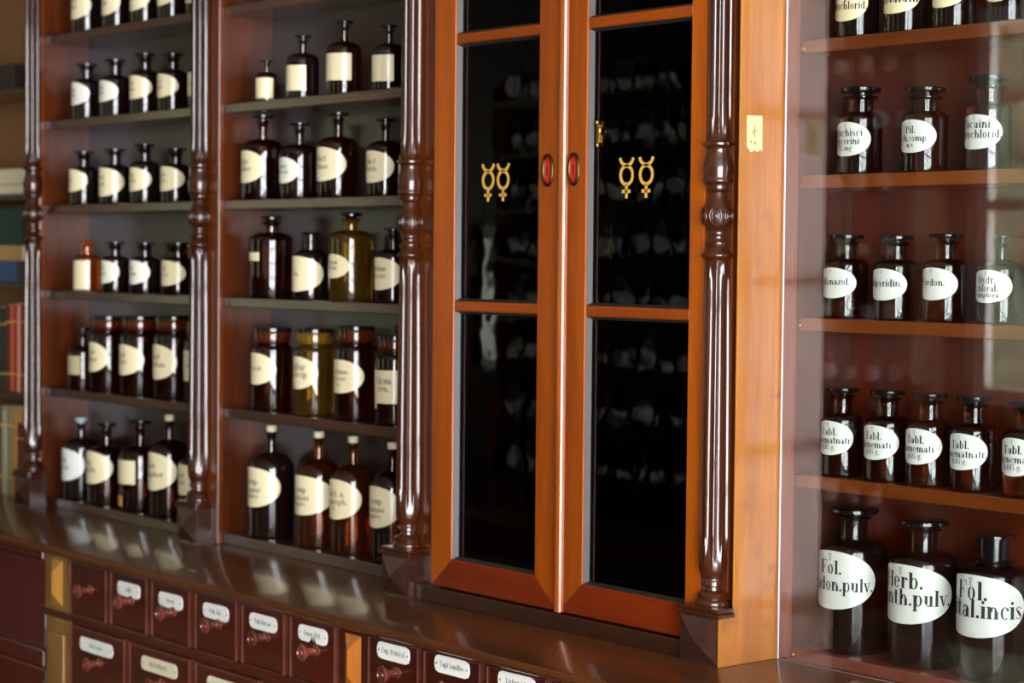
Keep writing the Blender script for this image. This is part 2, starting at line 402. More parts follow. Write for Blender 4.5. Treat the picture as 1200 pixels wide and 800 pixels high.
        if bay == 'R' and len(L) == 2:
            k_ = min(1, min(w_/(.88*b_*text_polys(a_)[1]) for a_, b_, c_, w_ in ls[:2]))
            k_ = max(k_, .62); ls = [(a_, b_*(k_ + (1-k_)*.25), c_, w_) for a_, b_, c_, w_ in ls[:2]] + ls[2:]
        lt = lettering(ls, lambda u, v: (X + (e+.0005)*math.sin(ac+u/e), Y - (e+.0005)*math.cos(ac+u/e), z0 + v))
        lt.build('lettering', M['ink' if bay == 'R' else 'inkgrey'], lo)
    if lk == 'r' or (bay == 'L' and row == 5 and lk == 'R'):
        pass
    return t
ZB = [2.178, 1.957, 1.738, 1.517, 1.263, .975]
ZR = [1.9737, 1.7525, 1.519, 1.260, .970]
BOT = [
('L', 0, -2.4729, 0.1697, 0.0397, 0.206, 'A', 'O', 0.107, 0.0334, 0, 1.349, 'dark', 'cream', 'Tinct|Rhei'),
('L', 0, -2.3102, 0.1666, 0.0366, 0.199, 'A', 'O', 0.1005, 0.0297, 0, 1.308, 'dark', 'cream', 'Tinct|Opii'),
('L', 0, -2.1673, 0.1658, 0.0358, 0.1876, 'A', 'O', 0.0996, 0.0292, 0, 1.418, 'dark', 'cream', 'Tinct|Aloes'),
('L', 0, -2.0343, 0.1651, 0.0351, 0.1772, 'A', 'O', 0.095, 0.0301, 0, 1.283, 'dark', 'cream', 'Tinct|Amar'),
('L', 0, -1.9028, 0.1643, 0.0343, 0.1667, 'A', 'O', 0.0902, 0.0247, 0, 1.269, 'dark', 'cream', 'Tinct'),
('L', 1, -2.4715, 0.1685, 0.0385, 0.1433, 'B', 'O', 0.094, 0.0354, 0, 1.274, 'dark', 'pale', 'Sem|Lini'),
('L', 1, -2.3221, 0.1688, 0.0388, 0.1442, 'B', 'O', 0.0901, 0.0363, 0, 1.267, 'dark', 'pale', 'Rad|Rhei'),
('L', 1, -2.168, 0.1668, 0.0368, 0.1483, 'B', 'O', 0.0928, 0.0347, 0, 1.532, 'dark', 'cream', 'Fol|Senn'),
('L', 1, -2.0327, 0.1661, 0.0361, 0.1389, 'B', 'O', 0.0886, 0.0317, 0, 1.425, 'dark', 'cream', 'Fol|Malv'),
('L', 1, -1.8912, 0.1653, 0.0353, 0.139, 'B', 'O', 0.0838, 0.0281, 0, 1.32, 'dark', 'cream', 'Flor'),
('L', 2, -2.484, 0.1664, 0.0364, 0.1383, 'B', 'O', 0.0916, 0.0335, 0, 1.362, 'dark', 'cream', 'Extr'),
('L', 2, -2.3235, 0.1688, 0.0388, 0.1391, 'B', 'O', 0.0915, 0.0191, 0, 1.694, 'dark', 'cream', 'Extr|Gent'),
('L', 2, -2.1672, 0.1658, 0.0358, 0.1455, 'B', 'O', 0.0873, 0.0296, 0, 1.548, 'dark', 'cream', 'Extr|Bellad'),
('L', 2, -2.0172, 0.166, 0.036, 0.1299, 'B', 'O', 0.0858, 0.0268, 0, 1.651, 'dark', 'cream', 'Extr|Hyosc'),
('L', 2, -1.8819, 0.1653, 0.0353, 0.1292, 'B', 'O', 0.0855, 0.0276, 0, 1.379, 'dark', 'cream', 'Extr'),
('L', 3, -2.4606, 0.1641, 0.0341, 0.1283, 'N', 'R', 0.0789, -0.0019, 0.432, 0.847, 'amber', 'cream', ''),
('L', 3, -2.3125, 0.1644, 0.0344, 0.1272, 'B', 'O', 0.0799, 0.0222, 0, 1.389, 'dark', 'pale', 'Ol|Anisi'),
('L', 3, -2.1659, 0.1668, 0.0368, 0.1251, 'B', 'O', 0.0809, 0.0224, 0, 1.407, 'dark', 'pale', 'Ol|Menth'),
('L', 3, -2.0091, 0.1691, 0.0391, 0.1252, 'W', 'O', 0.082, 0.0208, 0, 1.506, 'brown', 'cream', 'Ol|Carvi'),
('L', 4, -2.4898, 0.1675, 0.0375, 0.1581, 'A', 'R', 0.0868, 0.0384, 0.248, 0.661, 'brown', 'dim', ''),
('L', 4, -2.3721, 0.1778, 0.0478, 0.1922, 'J', 'O', 0.1266, 0.051, 0, 1.074, 'brown', 'cream', 'Cort|Chinae'),
('L', 4, -2.2138, 0.1799, 0.0499, 0.1966, 'J', 'O', 0.1268, 0.0509, 0, 1.274, 'brown', 'cream', 'Rad|Valer'),
('L', 4, -2.0465, 0.1797, 0.0497, 0.2012, 'J', 'O', 0.1326, 0.0482, 0, 1.19, 'brown', 'cream', 'Rad|Gentian'),
('L', 4, -1.9024, 0.1745, 0.0445, 0.1931, 'J', 'O', 0.1239, 0.0514, 0, 1.121, 'brown', 'cream', 'Rad'),
('L', 5, -2.5201, 0.1789, 0.0489, 0.2109, 'C', 'O', 0.1328, 0.0486, 0, 1.316, 'dark', 'white', 'Aq|Rosae'),
('L', 5, -2.3845, 0.1801, 0.0501, 0.2066, 'A', 'O', 0.1367, 0.0527, 0, 1.407, 'brown', 'cream', 'Aq|Menth'),
('L', 5, -2.2163, 0.1832, 0.0532, 0.2242, 'A', 'R', 0.1266, 0.0679, 0.188, 0.629, 'brown', 'cream', ''),
('L', 5, -2.0684, 0.1799, 0.0499, 0.2467, 'K', 'O', 0.1571, 0.0659, 0, 1.435, 'brown', 'cream', 'Spir|Camphor'),
('L', 5, -1.9262, 0.1757, 0.0457, 0.2274, 'A', 'O', 0.1397, 0.0667, 0, 1.349, 'brown', 'cream', 'Spir|Vini'),
('M', 0, -1.617, 0.1725, 0.0425, 0.1914, 'A', 'O', 0.0998, 0.0316, 0, 1.471, 'dark', 'cream', 'Aq'),
('M', 0, -1.3807, 0.1708, 0.0408, 0.1722, 'A', 'O', 0.0862, 0.0206, 0, 1.443, 'dark', 'cream', 'Aq'),
('M', 1, -1.5979, 0.154, 0.024, 0.0926, 'A', 'R', 0.0525, 0.0069, 0.572, 1.072, 'brown', 'cream', ''),
('M', 1, -1.47, 0.1658, 0.0358, 0.1397, 'A', 'R', 0.0724, 0.0166, 0.331, 0.848, 'dark', 'cream', ''),
('M', 1, -1.3139, 0.1678, 0.0378, 0.1592, 'A', 'R', 0.0875, 0.0296, 0.424, 0.96, 'brown', 'cream', ''),
('M', 1, -1.147, 0.1647, 0.0347, 0.1362, 'A', 'R', 0.0724, 0.018, 0.338, 0.896, 'dark', 'cream', ''),
('M', 2, -1.6513, 0.1786, 0.0486, 0.1932, 'A', 'O', 0.1114, 0.0385, 0, 1.122, 'brown', 'cream', 'Spir|Aether'),
('M', 2, -1.4934, 0.1735, 0.0435, 0.1686, 'A', 'O', 0.0912, 0.0342, 0, 0.985, 'dark', 'pale', 'Tinct|Moschi'),
('M', 2, -1.3457, 0.1752, 0.0452, 0.1842, 'A', 'O', 0.1085, 0.0355, 0, 1.369, 'brown', 'cream', 'Tinct|Chinae'),
('M', 2, -1.1632, 0.1693, 0.0393, 0.1628, 'A', 'O', 0.0951, 0.028, 0, 1.416, 'brown', 'cream', 'Tinct|Myrrh'),
('M', 2, -1.05, 0.165, 0.035, 0.1382, 'A', 'O', 0.074, 0.022, 0, 1.08, 'brown', 'cream', 'Tinct'),
('M', 3, -1.6148, 0.1793, 0.0493, 0.1853, 'G', 'r', 0.1028, 0.0836, -0.043, 0.459, 'brown', 'cream', ''),
('M', 3, -1.4411, 0.1694, 0.0394, 0.1479, 'N', 'O', 0.0952, 0.0178, 0, 1.775, 'dark', 'cream', 'Liq'),
('M', 3, -1.2982, 0.1777, 0.0477, 0.1895, 'G', 'O', 0.1004, 0.0488, 0, 0.898, 'olive', 'cream', 'Oleum|Ricini'),
('M', 3, -1.1318, 0.1682, 0.0382, 0.1556, 'A', 'O', 0.0941, 0.0263, 0, 1.455, 'dark', 'cream', 'Oleum|Jecoris'),
('M', 4, -1.606, 0.1773, 0.0473, 0.1871, 'J', 'O', 0.1305, 0.0591, 0, 1.203, 'brown', 'cream', 'Gi. arab'),
('M', 4, -1.4328, 0.1754, 0.0454, 0.19, 'J', 'O', 0.1297, 0.0589, 0, 1.164, 'olive', 'cream', 'Sulfur|praecip'),
('M', 4, -1.2742, 0.1747, 0.0447, 0.2013, 'J', 'O', 0.1301, 0.0584, 0, 1.369, 'brown', 'cream', 'Natrium|carbonic|p.a.'),
('M', 4, -1.1267, 0.1709, 0.0409, 0.1857, 'J', 'T', 0.1144, 0.0454, 0.276, 0.837, 'brown', 'cream', 'Talcum|ven.'),
('M', 5, -1.6153, 0.1823, 0.0523, 0.2525, 'K', 'O', 0.1598, 0.0697, 0, 1.417, 'dark', 'cream', 'Sirup|Rhamni|cathartic'),
('M', 5, -1.4209, 0.1806, 0.0506, 0.2526, 'K', 'O', 0.1581, 0.0714, 0, 1.67, 'lightbrown', 'cream', 'Syrup|Plantani|simplex'),
('M', 5, -1.287, 0.1789, 0.0489, 0.2511, 'K', 'O', 0.1616, 0.0757, 0, 1.342, 'lightbrown', 'cream', 'Linct. a.|Ammorph.|n.'),
('M', 5, -1.1406, 0.1764, 0.0464, 0.2493, 'K', 'O', 0.1601, 0.0729, 0, 1.334, 'brown', 'cream', 'Syrup|Mentani|simplex'),
('R', 0, 0.0996, 0.1988, 0.0348, 0.1488, 'S', 'O', 0.0849, 0.0258, 0, 1.22, 'dark', 'warm', 'Atropini|hydrochlorid.'),
('R', 0, 0.2013, 0.198, 0.034, 0.1484, 'S', 'O', 0.0833, 0.0297, 0, 1.376, 'dark', 'warm', 'Sal|Jodoidium'),
('R', 0, 0.2984, 0.1972, 0.0332, 0.148, 'S', 'O', 0.0818, 0.0307, 0, 1.222, 'dark', 'warm', 'Sal'),
('R', 0, 0.4013, 0.1977, 0.0337, 0.1466, 'S', 'O', 0.0819, 0.0308, 0, 1.13, 'brown', 'warm', 'Sal'),
('R', 1, 0.1087, 0.2002, 0.0362, 0.1416, 'W', 'O', 0.0846, 0.0295, 0, 1.197, 'brown', 'white', 'Trochisci|glycerini|25 mg'),
('R', 1, 0.2429, 0.1997, 0.0357, 0.134, 'W', 'O', 0.0827, 0.0306, 0, 1.2, 'dark', 'white', 'Pil.|asch.comp.|n.x'),
('R', 1, 0.3671, 0.1993, 0.0353, 0.1451, 'W', 'O', 0.0848, 0.0317, 0, 1.269, 'brown', 'white', 'Cocaini|hydrochlorid.'),
('R', 2, 0.0828, 0.1999, 0.0359, 0.1367, 'S', 'O', 0.0828, 0.033, 0, 1.211, 'brown', 'white', 'Sulfonazol.'),
('R', 2, 0.1893, 0.1995, 0.0355, 0.1351, 'S', 'O', 0.0824, 0.0316, 0, 1.201, 'brown', 'white', 'Salipyridin.'),
('R', 2, 0.2894, 0.1987, 0.0347, 0.1375, 'S', 'O', 0.0848, 0.0342, 0, 1.245, 'brown', 'white', 'Pyrdon.'),
('R', 2, 0.3942, 0.2004, 0.0364, 0.136, 'A', 'O', 0.0826, 0.0322, 0, 1.134, 'dark', 'white', 'Hydr.|chloral.|camphora'),
('R', 3, 0.0818, 0.1986, 0.0346, 0.1447, 'S', 'O', 0.0915, 0.0356, 0, 1.254, 'brown', 'white', 'Tabl.|Phenematnatr.|0,05 g.'),
('R', 3, 0.1761, 0.2, 0.036, 0.1456, 'S', 'O', 0.0909, 0.0353, 0, 1.235, 'brown', 'white', 'Tabl.|phenemati|0,15 g.'),
('R', 3, 0.2618, 0.2001, 0.0361, 0.1455, 'S', 'O', 0.0916, 0.035, 0, 1.254, 'brown', 'white', 'Tabl.|phenemati|0,05 g.'),
('R', 3, 0.3495, 0.1989, 0.0349, 0.146, 'S', 'O', 0.09, 0.0337, 0, 1.31, 'brown', 'white', 'Tabl.|Phenematnatr.|0,05 g.'),
('R', 3, 0.4481, 0.1994, 0.0354, 0.1439, 'S', 'O', 0.0901, 0.0324, 0, 1.215, 'brown', 'white', 'Tabl.|phenemati|0,015 g.'),
('R', 4, 0.091, 0.2202, 0.0562, 0.2353, 'F', 'O', 0.1695, 0.0735, 0, 1.392, 'dark', 'white', 'Fol.|Belladon.pulv.'),
('R', 4, 0.2393, 0.2184, 0.0544, 0.231, 'F', 'O', 0.1647, 0.0706, 0, 1.633, 'dark', 'white', 'Herb.|absinth.pulv.'),
('R', 4, 0.3768, 0.2193, 0.0553, 0.224, 'P', 'O', 0.1653, 0.069, 0, 1.616, 'dark', 'white', 'Fol.|digital.incis'),

]
# ------------------------------------------------------------------ the setting
def struct(name, b, m, **k):
    o = b.build(name, m, None, **k); o['kind'] = 'structure'; return o
XR, XL_, YF, ZC = 3.9, -8.2, -5.2, 3.2
struct('floor', MB().box(XL_-.2, XR+.2, YF-.2, .5, -.1, 0), M['floor'])
struct('ceiling', MB().box(XL_-.2, XR+.2, YF-.2, .5, ZC, ZC+.1), M['ceil'])
struct('wall_back', MB().box(XL_-.2, XR+.2, .31, .5, 0, ZC), M['wall'])
def wall_with_openings(name, a0, a1, ops, put):
    b = MB(); cuts = sorted(ops); x = a0
    for (u0, u1, z0, z1) in cuts:
        put(b, x, u0, 0, ZC); put(b, u0, u1, 0, z0); put(b, u0, u1, z1, ZC); x = u1
    put(b, x, a1, 0, ZC)
    return struct(name, b, M['wall3' if name == 'wall_front' else 'wall2'])
WA = [(-4.75, -2.95, .04, 3.0), (-2.75, -.95, .04, 3.0)]       # tall glazed garden doors, along Y
WF = [(-7.35, -6.95, .95, 1.8), (-3.82, -2.4, .95, 2.8), (-.35, .35, 1.0, 2.6)]
wall_with_openings('wall_right', YF-.2, .31, WA, lambda b, u0, u1, z0, z1: b.box(XR, XR+.2, u0, u1, z0, z1))
wall_with_openings('wall_front', XL_, XR, WF, lambda b, u0, u1, z0, z1: b.box(u0, u1, YF-.2, YF, z0, z1))
WL = [(-5.05, -3.3, 1.0, 2.7)]
wall_with_openings('wall_left', YF-.2, .31, WL, lambda b, u0, u1, z0, z1: b.box(XL_-.2, XL_, u0, u1, z0, z1))
def window(name, u0, u1, z0, z1, nu, nz, side):
    b = MB()
    def bar(a0, a1, c0, c1, d=.05):
        if side == 'l': b.box(XL_-.06-d, XL_-.06, a0, a1, c0, c1)
        elif side == 'x': b.box(XR+.06, XR+.06+d, a0, a1, c0, c1)
        else: b.box(a0, a1, YF-.06-d, YF-.06, c0, c1)
    w = .07
    bar(u0, u0+w, z0, z1); bar(u1-w, u1, z0, z1); bar(u0+w, u1-w, z0, z0+w); bar(u0+w, u1-w, z1-w, z1)
    for i in range(1, nu):
        c = u0 + (u1-u0)*i/nu; bar(c-.03, c+.03, z0+w, z1-w)
    for i in range(1, nz):
        c = z0 + (z1-z0)*i/nz; bar(u0+w, u1-w, c-.025, c+.025, .04)
    struct(name, b, M['frame'])
for i, w in enumerate(WA): window('window_%d' % (i+5), *w, 2, 4, 'x')
for i, w in enumerate(WF): window('window_%d' % (i+1), *w, 1 if i == 0 else 2, 2 if i else 1, 'y')
window('window_7', *WL[0], 2, 2, 'l')
def portal(loc, rot, sx, sy):
    l = bpy.data.lights.new('window_portal', 'AREA'); l.shape = 'RECTANGLE'; l.size = sx; l.size_y = sy
    l.cycles.is_portal = True; o = link(bpy.data.objects.new('window_portal', l)); o.location = loc; o.rotation_euler = rot
for u0, u1, z0, z1 in WA: portal((XR+.14, (u0+u1)/2, (z0+z1)/2), (0, PI/2, 0), z1-z0, u1-u0)
for u0, u1, z0, z1 in WL: portal((XL_-.14, (u0+u1)/2, (z0+z1)/2), (0, -PI/2, 0), z1-z0, u1-u0)
for u0, u1, z0, z1 in WF: portal(((u0+u1)/2, YF-.14, (z0+z1)/2), (PI/2, 0, 0), u1-u0, z1-z0)
W = bpy.data.worlds.new('sky'); SC.world = W; W.use_nodes = True
bg = W.node_tree.nodes['Background']; bg.inputs[0].default_value = SKYC; bg.inputs[1].default_value = SKYS
# unseen garden hedges outside the windows, placed wide to dim the sky light
def hedge(name, x0, x1, label, h):
    b = MB(); rr = random.Random(3)
    nx, nz = 60, 26
    vs = []; fs = []
    for j in range(nz+1):
        for i in range(nx+1):
            vs.append((x0+(x1-x0)*i/nx, -7.6 + .5*(j/nz)**2 + rr.uniform(-.12, .12), h*j/nz + (rr.uniform(-.1, .1) if j else 0)))
    k = len(vs)
    vs += [(x, -8.8, z) for x, y, z in vs]
    for j in range(nz):
        for i in range(nx):
            a = j*(nx+1)+i; fs.append((a, a+1, a+nx+2, a+nx+1)); fs.append((k+a+1, k+a, k+a+nx+1, k+a+nx+2))
    for i in range(nx): a = nz*(nx+1)+i; fs.append((a, a+1, k+a+1, k+a))
    b.add(vs, fs)
    return tag(b.build(name, M['leaf']), label, 'hedge')
hedge('screening_hedge', -10.5, 6.0, 'unseen green garden hedge screening sky light from the front windows', 4.2)
h_ = hedge('screening_hedge', -9.0, 1.0, 'unseen green garden hedge screening sky light from the left window', 4.2)
h_.rotation_euler = (0, 0, -PI/2); h_.location = (-3.2, -8.5, 0)

# ------------------------------------------------------------------ counter with drawers
t = thing('drawer_counter', 'long mahogany drawer counter with labelled drawers under the shelves', 'counter', (-.6, -.185, 0))
MB().box(-3.6, 1.8, -.178, .30, .08, .927).build('carcass', M['drawer'], t)
MB().box(-3.6, 1.8, -.13, .30, 0, .08).build('plinth', M['case'], t)
# rails that frame the drawers
b = MB()
b.box(-2.02, 1.8, -.187, -.178, .9235, .927); b.box(-2.02, 1.8, -.187, -.178, .779, .797); b.box(-2.02, 1.8, -.187, -.178, .08, .13)
b.build('rail', M['drawer'], t, bevel=.001)
def plate(b, cx, cz, w, h, y, c=.011):
    p = [(cx-w/2+c, cz-h/2), (cx+w/2-c, cz-h/2), (cx+w/2-c*.3, cz-h/2+c*.3), (cx+w/2, cz-h/2+c), (cx+w/2, cz+h/2-c), (cx+w/2-c*.3, cz+h/2-c*.3), (cx+w/2-c, cz+h/2),
         (cx-w/2+c, cz+h/2), (cx-w/2+c*.3, cz+h/2-c*.3), (cx-w/2, cz+h/2-c), (cx-w/2, cz-h/2+c), (cx-w/2+c*.3, cz-h/2+c*.3)]
    n = len(p); vs = [(x, y, z) for x, z in p] + [(x, y-.0015, z) for x, z in p]
    b.add(vs, [tuple(range(n, 2*n))] + [(i, (i+1) % n, n+(i+1) % n, n+i) for i in range(n)])
KN = [(0, 0), (.011, 0), (.011, .003), (.006, .005), (.0055, .010), (.0075, .012), (.0075, .0135), (.0055, .015), (.0055, .019), (.0095, .021), (.010, .023), (.0065, .025),
      (.013, .029), (.0165, .032), (.0165, .034), (.0135, .037), (.010, .0375), (.009, .036), (.0065, .036), (.0055, .0375), (.003, .0395), (0, .040)]
def drawer(x0, x1, z0, z1, text, lab, pz=None, pw=.098, ph=.031, kz=None, col='plate', px=None, chip=False):
    d = MB(); y = -.190
    d.box(x0+.004, x1-.004, y, -.178, z0+.004, z1-.004)
    d = d.build('drawer', M['drawer'], t, bevel=.0015)
    if lab: d['label'] = lab
    e = MB(); w = .0026
    for a in ((x0, x1, z1-w, z1), (x0, x1, z0, z0+w), (x0, x0+w, z0+w, z1-w), (x1-w, x1, z0+w, z1-w)):
        e.box(a[0], a[1], y-.0035, -.178, a[2], a[3])
    e.build('edge_bead', M['bead'], d, bevel=.0018, seg=3)
    cx = (x0+x1)/2
    MB().lathe(KN, 24, (cx+.012, y, kz), 'y').build('knob', M['knob'], d, smooth=35)
    if text is not None:
        if px is None: px = cx
        b = MB(); plate(b, px, pz, pw, ph, y); b.build('label_plate', M[col], d, smooth=30)
        lettering([(text, .0135, pz-.004, pw*.78)], lambda u, v: (px+u, y-.0019, v)).build('lettering', M['inkgrey'], d)
        b = MB()
        for s in (-1, 1): b.lathe([(0, 0), (.0016, 0), (.0012, .0012), (0, .0016)], 10, (px+s*(pw/2-.006), y-.0015, pz), 'y')
        b.build('plate_pin', M['dkbrass'], d)
        if chip:
            b = MB()
            for q in (((-.012, -.0155), (.006, -.0155), (-.001, -.004), (-.006, -.011)), ((.006, -.0155), (.014, -.0155), (.010, -.009), (.004, -.001))):
                vs = [(px+u, y-.0018, pz+v) for u, v in q]; b.add(vs, [(0, 1, 2, 3)])
            b.build('chipped_patch', M['black'], d)
    return d
UP = [(-1.869, -1.700, None, 'small drawer without a name plate'), (-1.678, -1.521, 'Galla', None), (-1.499, -1.344, 'Succus', None), (-1.320, -1.162, 'Cub. Bal.', None),
      (-1.140, -.988, 'Tub.Bursae', None), (-.966, -.815, 'Fucus Hel.', 'drawer with a chipped name plate'), (-.708, -.556, 'Cup. Petrisol', None), (-.539, -.380, 'Tapi Sandlos', None), (-.361, -.205, 'Lichen isl.', None),
      (-.075, .082, 'Fol. Uvae', None), (.100, .258, 'Flor. Arnic', None)]
ZP = [0, .888, .888, .8895, .893, .8945, .900, .9025, .9025, .9025, .9025]
for (x0, x1, tx, lab), pz in zip(UP, ZP):
    drawer(x0, x1, .800, .9215, tx, lab, pz=pz, kz=.866, chip='chipped' in (lab or ''))
LO = [(-1.866, -1.617, 'Rad. germ.', 'plate'), (-1.594, -1.343, 'HELICHR.INC.', 'platecream'), (-1.319, -1.077, 'Herb. Lob.', 'platecream'), (-1.060, -.815, 'Sem. Cyd.', 'plate'),
      (-.708, -.46, 'Rad. Alth.', 'plate'), (-.44, -.205, 'Flor. Tiliae', 'plate')]
for i, (x0, x1, tx, col) in enumerate(LO):
    drawer(x0, x1, .625, .776, tx, None, pz=.741, pw=.150, ph=.031, kz=.708, col=col, px=(x0+x1)/2 - (.0 if i else .004))
for x0, x1 in ((-1.866, -1.617), (-1.594, -1.343), (-1.319, -1.077), (-1.060, -.815), (-.708, -.46), (-.44, -.205)):
    drawer(x0, x1, .40, .60, None, None, kz=.50); drawer(x0, x1, .15, .38, None, None, kz=.265)
MB().box(-2.02, -.2, -.187, -.178, .604, .621).build('rail', M['drawer'], t, bevel=.001)
def diamond(cx, w, z0, z1, mats, y=-.187):
    """upright panel with a raised four-sided pyramid ridge"""
    h = .014
    b = MB().box(cx-w/2, cx+w/2, y, -.178, z0, z1)
    b.build('corner_post', mats[0], t, bevel=.001)
    a0, a1 = cx-min(w*.29, .027), cx+min(w*.29, .027); c0, c1 = z0+.012, z1-.010
    m = (c1-c0)/2*.55
    vs = [(a0, y, c0), (a1, y, c0), (a1, y, c1), (a0, y, c1), (cx, y-h, c0+.028), (cx, y-h, c1-.028)]
    MB().add(vs, [(0,1,4), (1,2,5,4), (2,3,5), (3,0,4,5)]).build('carved_diamond', mats[1], t)
diamond(-.7625, .088, .797, .9235, (M['drawer'], M['carved']))
diamond(-.1400, .088, .797, .9235, (M['drawer'], M['carved']))
diamond(-1.9380, .120, .797, .9235, (M['olive'], M['olivec']))
for cx, w, m in ((-.7625, .088, 'drawer'), (-.14, .088, 'drawer'), (-1.938, .12, 'olive')):
    MB().box(cx-w/2, cx+w/2, -.185, -.178, .13, .779).box(cx-w*.33, cx+w*.33, -.193, -.185, .16, .745).build('corner_post', M[m], t, bevel=.003)
b = MB().box(-2.9, -2.002, -.185, -.178, .70, .90).box(-2.9, -2.002, -.192, -.178, .905, .925).box(-2.9, -2.002, -.190, -.178, .655, .695).box(-2.9, -2.002, -.185, -.178, .13, .65)
b.build('end_panel', M['redpanel'], t, bevel=.003)

# the continuous worktop
p = [(.305, .95), (-.213, .95), (-.219, .9485), (-.222, .945), (-.222, .939), (-.2195, .936), (-.215, .9345), (-.2145, .931), (-.211, .929), (-.206, .927), (.305, .927)]
o = MB().extrude_x(p, -3.6, 1.8).build('counter_top', M['top'], smooth=30)
tag(o, 'polished dark brown counter top with rounded moulded edge above the drawers', 'counter top')

# ------------------------------------------------------------------ turned columns
def column(cx, cy, dz, parent, bd, z1=2.62):
    blk = .045
    bm = MB(); y0 = cy-.03
    bm.box(cx-blk, cx+blk-(.0045 if bd < .04 else 0), y0, y0+bd, .95, 1.030)
    # the raised diamond on the face of the block
    bm.add([(cx-blk, y0, .955), (cx+blk-.006, y0, .955), (cx+blk-.006, y0, 1.028), (cx-blk, y0, 1.028), (cx, y0-.016, .992)], [(0,1,4), (1,2,4), (2,3,4), (3,0,4)])
    k = [(1.7+dz-1.7)]
    def Z(z): return z + dz*max(0, min(1, (z-1.12)/.3)) if z < 1.9 else z + dz
    prof = [(0, 1.045), (.0290, 1.045), (.0300, 1.049), (.0290, 1.053), (.0250, 1.0555), (.0255, 1.060), (.0265, 1.063), (.0240, 1.067), (.0170, 1.0705), (.0160, 1.076), (.0195, 1.078), (.0200, 1.085), (.0185, 1.087),
            (.0180, 1.090), (.0215, 1.097), (.0238, 1.106), (.0243, 1.118), (.0243, 1.14), (.0238, 1.25), (.0225, 1.42), (.0205, 1.60), (.0205, 1.611),
            (.0222, 1.6145), (.0262, 1.618), (.0266, 1.6205), (.0255, 1.623), (.0200, 1.627), (.0178, 1.632), (.0205, 1.636), (.0208, 1.641), (.0165, 1.645), (.0155, 1.651), (.0180, 1.654), (.0182, 1.658),
            (.0165, 1.661), (.0205, 1.666), (.0240, 1.674), (.0250, 1.684), (.0238, 1.694), (.0205, 1.703), (.0175, 1.709), (.0160, 1.714), (.0150, 1.722), (.0195, 1.7255), (.0205, 1.729), (.0205, 1.733),
            (.0215, 1.7365), (.0250, 1.739), (.0255, 1.742), (.0240, 1.745), (.0240, 1.750), (.0258, 1.757), (.0252, 1.766), (.0225, 1.778), (.0205, 1.788), (.0205, 1.794), (.0232, 1.798), (.0268, 1.7995),
            (.0268, 1.803), (.0235, 1.805), (.0200, 1.808), (.0198, 1.82), (.0196, 1.9), (.0196, 2.2), (.0196, z1), (0, z1)]
    # split the long shafts so that the flutes can start and stop
    pr = []
    for (r0, h0), (r1, h1) in zip(prof, prof[1:]):
        pr.append((r0, Z(h0)))
        n = int((h1-h0)/.02)
        for i in range(1, n): pr.append((r0+(r1-r0)*i/n, Z(h0+(h1-h0)*i/n)))
    pr.append((prof[-1][0], Z(z1)))
    def flute(h, a):
        g = 0
        for lo, hi in ((1.118, 1.604), (1.813, z1+1)):
            lo, hi = Z(lo), Z(hi)
            if lo < h < hi: g = min(1, (h-lo)/.025, (hi-h)/.025)**.5
        u = ((a*10/(2*PI)+.3) % 1 - .5)/.42
        return 1 - .2*g*max(0, 1-u*u)**.5
    c = MB().lathe(pr, 120, (cx, cy, 0), fl=flute).build('column', M['column'], parent, smooth=50)
    b = MB()
    for i in range(6):
        a = -PI/2 + .62 + i*PI/3
        n = Vector((math.cos(a), math.sin(a), 0)); u = Vector((-math.sin(a), math.cos(a), 0)); w = Vector((0, 0, 1))
        p0 = Vector((cx, cy, Z(1.684))) + n*.0235
        b.ring(p0, u, w, .0098, .0135, .0022); b.ring(p0 + n*.0012, u, w, .0058, .0085, .0017)
        b.ball(p0 + n*.0005, .0034, .0034, .0052, 10, 6)
    b.build('carved_rosette', M['column'], c, smooth=60)
    s = MB().box(cx-blk-.004, cx+blk+.004, y0-.006, y0+bd, 1.0305, 1.0375).box(cx-blk-.001, cx+blk+.001, y0-.003, y0+bd, 1.0375, 1.045)
    s.build('cap_slab', M['column'], c, bevel=.0015)
    bm.build('base_block', M['block'], c)
    return c

# ------------------------------------------------------------------ the two open shelf bays
ST = [2.178, 1.957, 1.738, 1.517, 1.263]
def bay(label, x0, x1, cxs, dz, wl, wr, base):
    t = thing('shelf_unit', label, 'shelf unit', ((x0+x1)/2, .12, .95), 'open shelf bays of the medicine cabinet')
    MB().box(x0-wl, x0, .12, .262, .95, 2.62).build('side_panel', M['case'], t)
    MB().box(x1, x1+wr, .12, .262, .95, 2.62).build('side_panel', M['case'], t)
    MB().box(x0, x1, .250, .262, .95, 2.62).build('back_panel', M['back'], t)
    MB().box(x0-wl, x1+wr, .108, .262, 2.62, 2.70).build('cornice', M['case'], t, bevel=.006)
    for z in ST:
        s = MB().box(x0, x1, .12, .250, z-.022, z).build('shelf', M['shelf'], t, bevel=.002)
    MB().box(x0, x1, .12, .250, .95, .975).build('shelf', M['shelf'], t, bevel=.002)
    MB().box(x0-wl, x0+.004, .105, .12, .95, 2.62).build('stile', M['stile'], t, bevel=.002)
    column(cxs, .09, dz, t, .044)
    return t
bay('open mahogany shelf bay at far left, leftmost of two with bottles', -2.612, -1.842, -2.617, .032, .055, .056, 0)
bay('open mahogany shelf bay between far left bay and glazed doors', -1.724, -.965, -1.780, .016, .056, .030, 0)

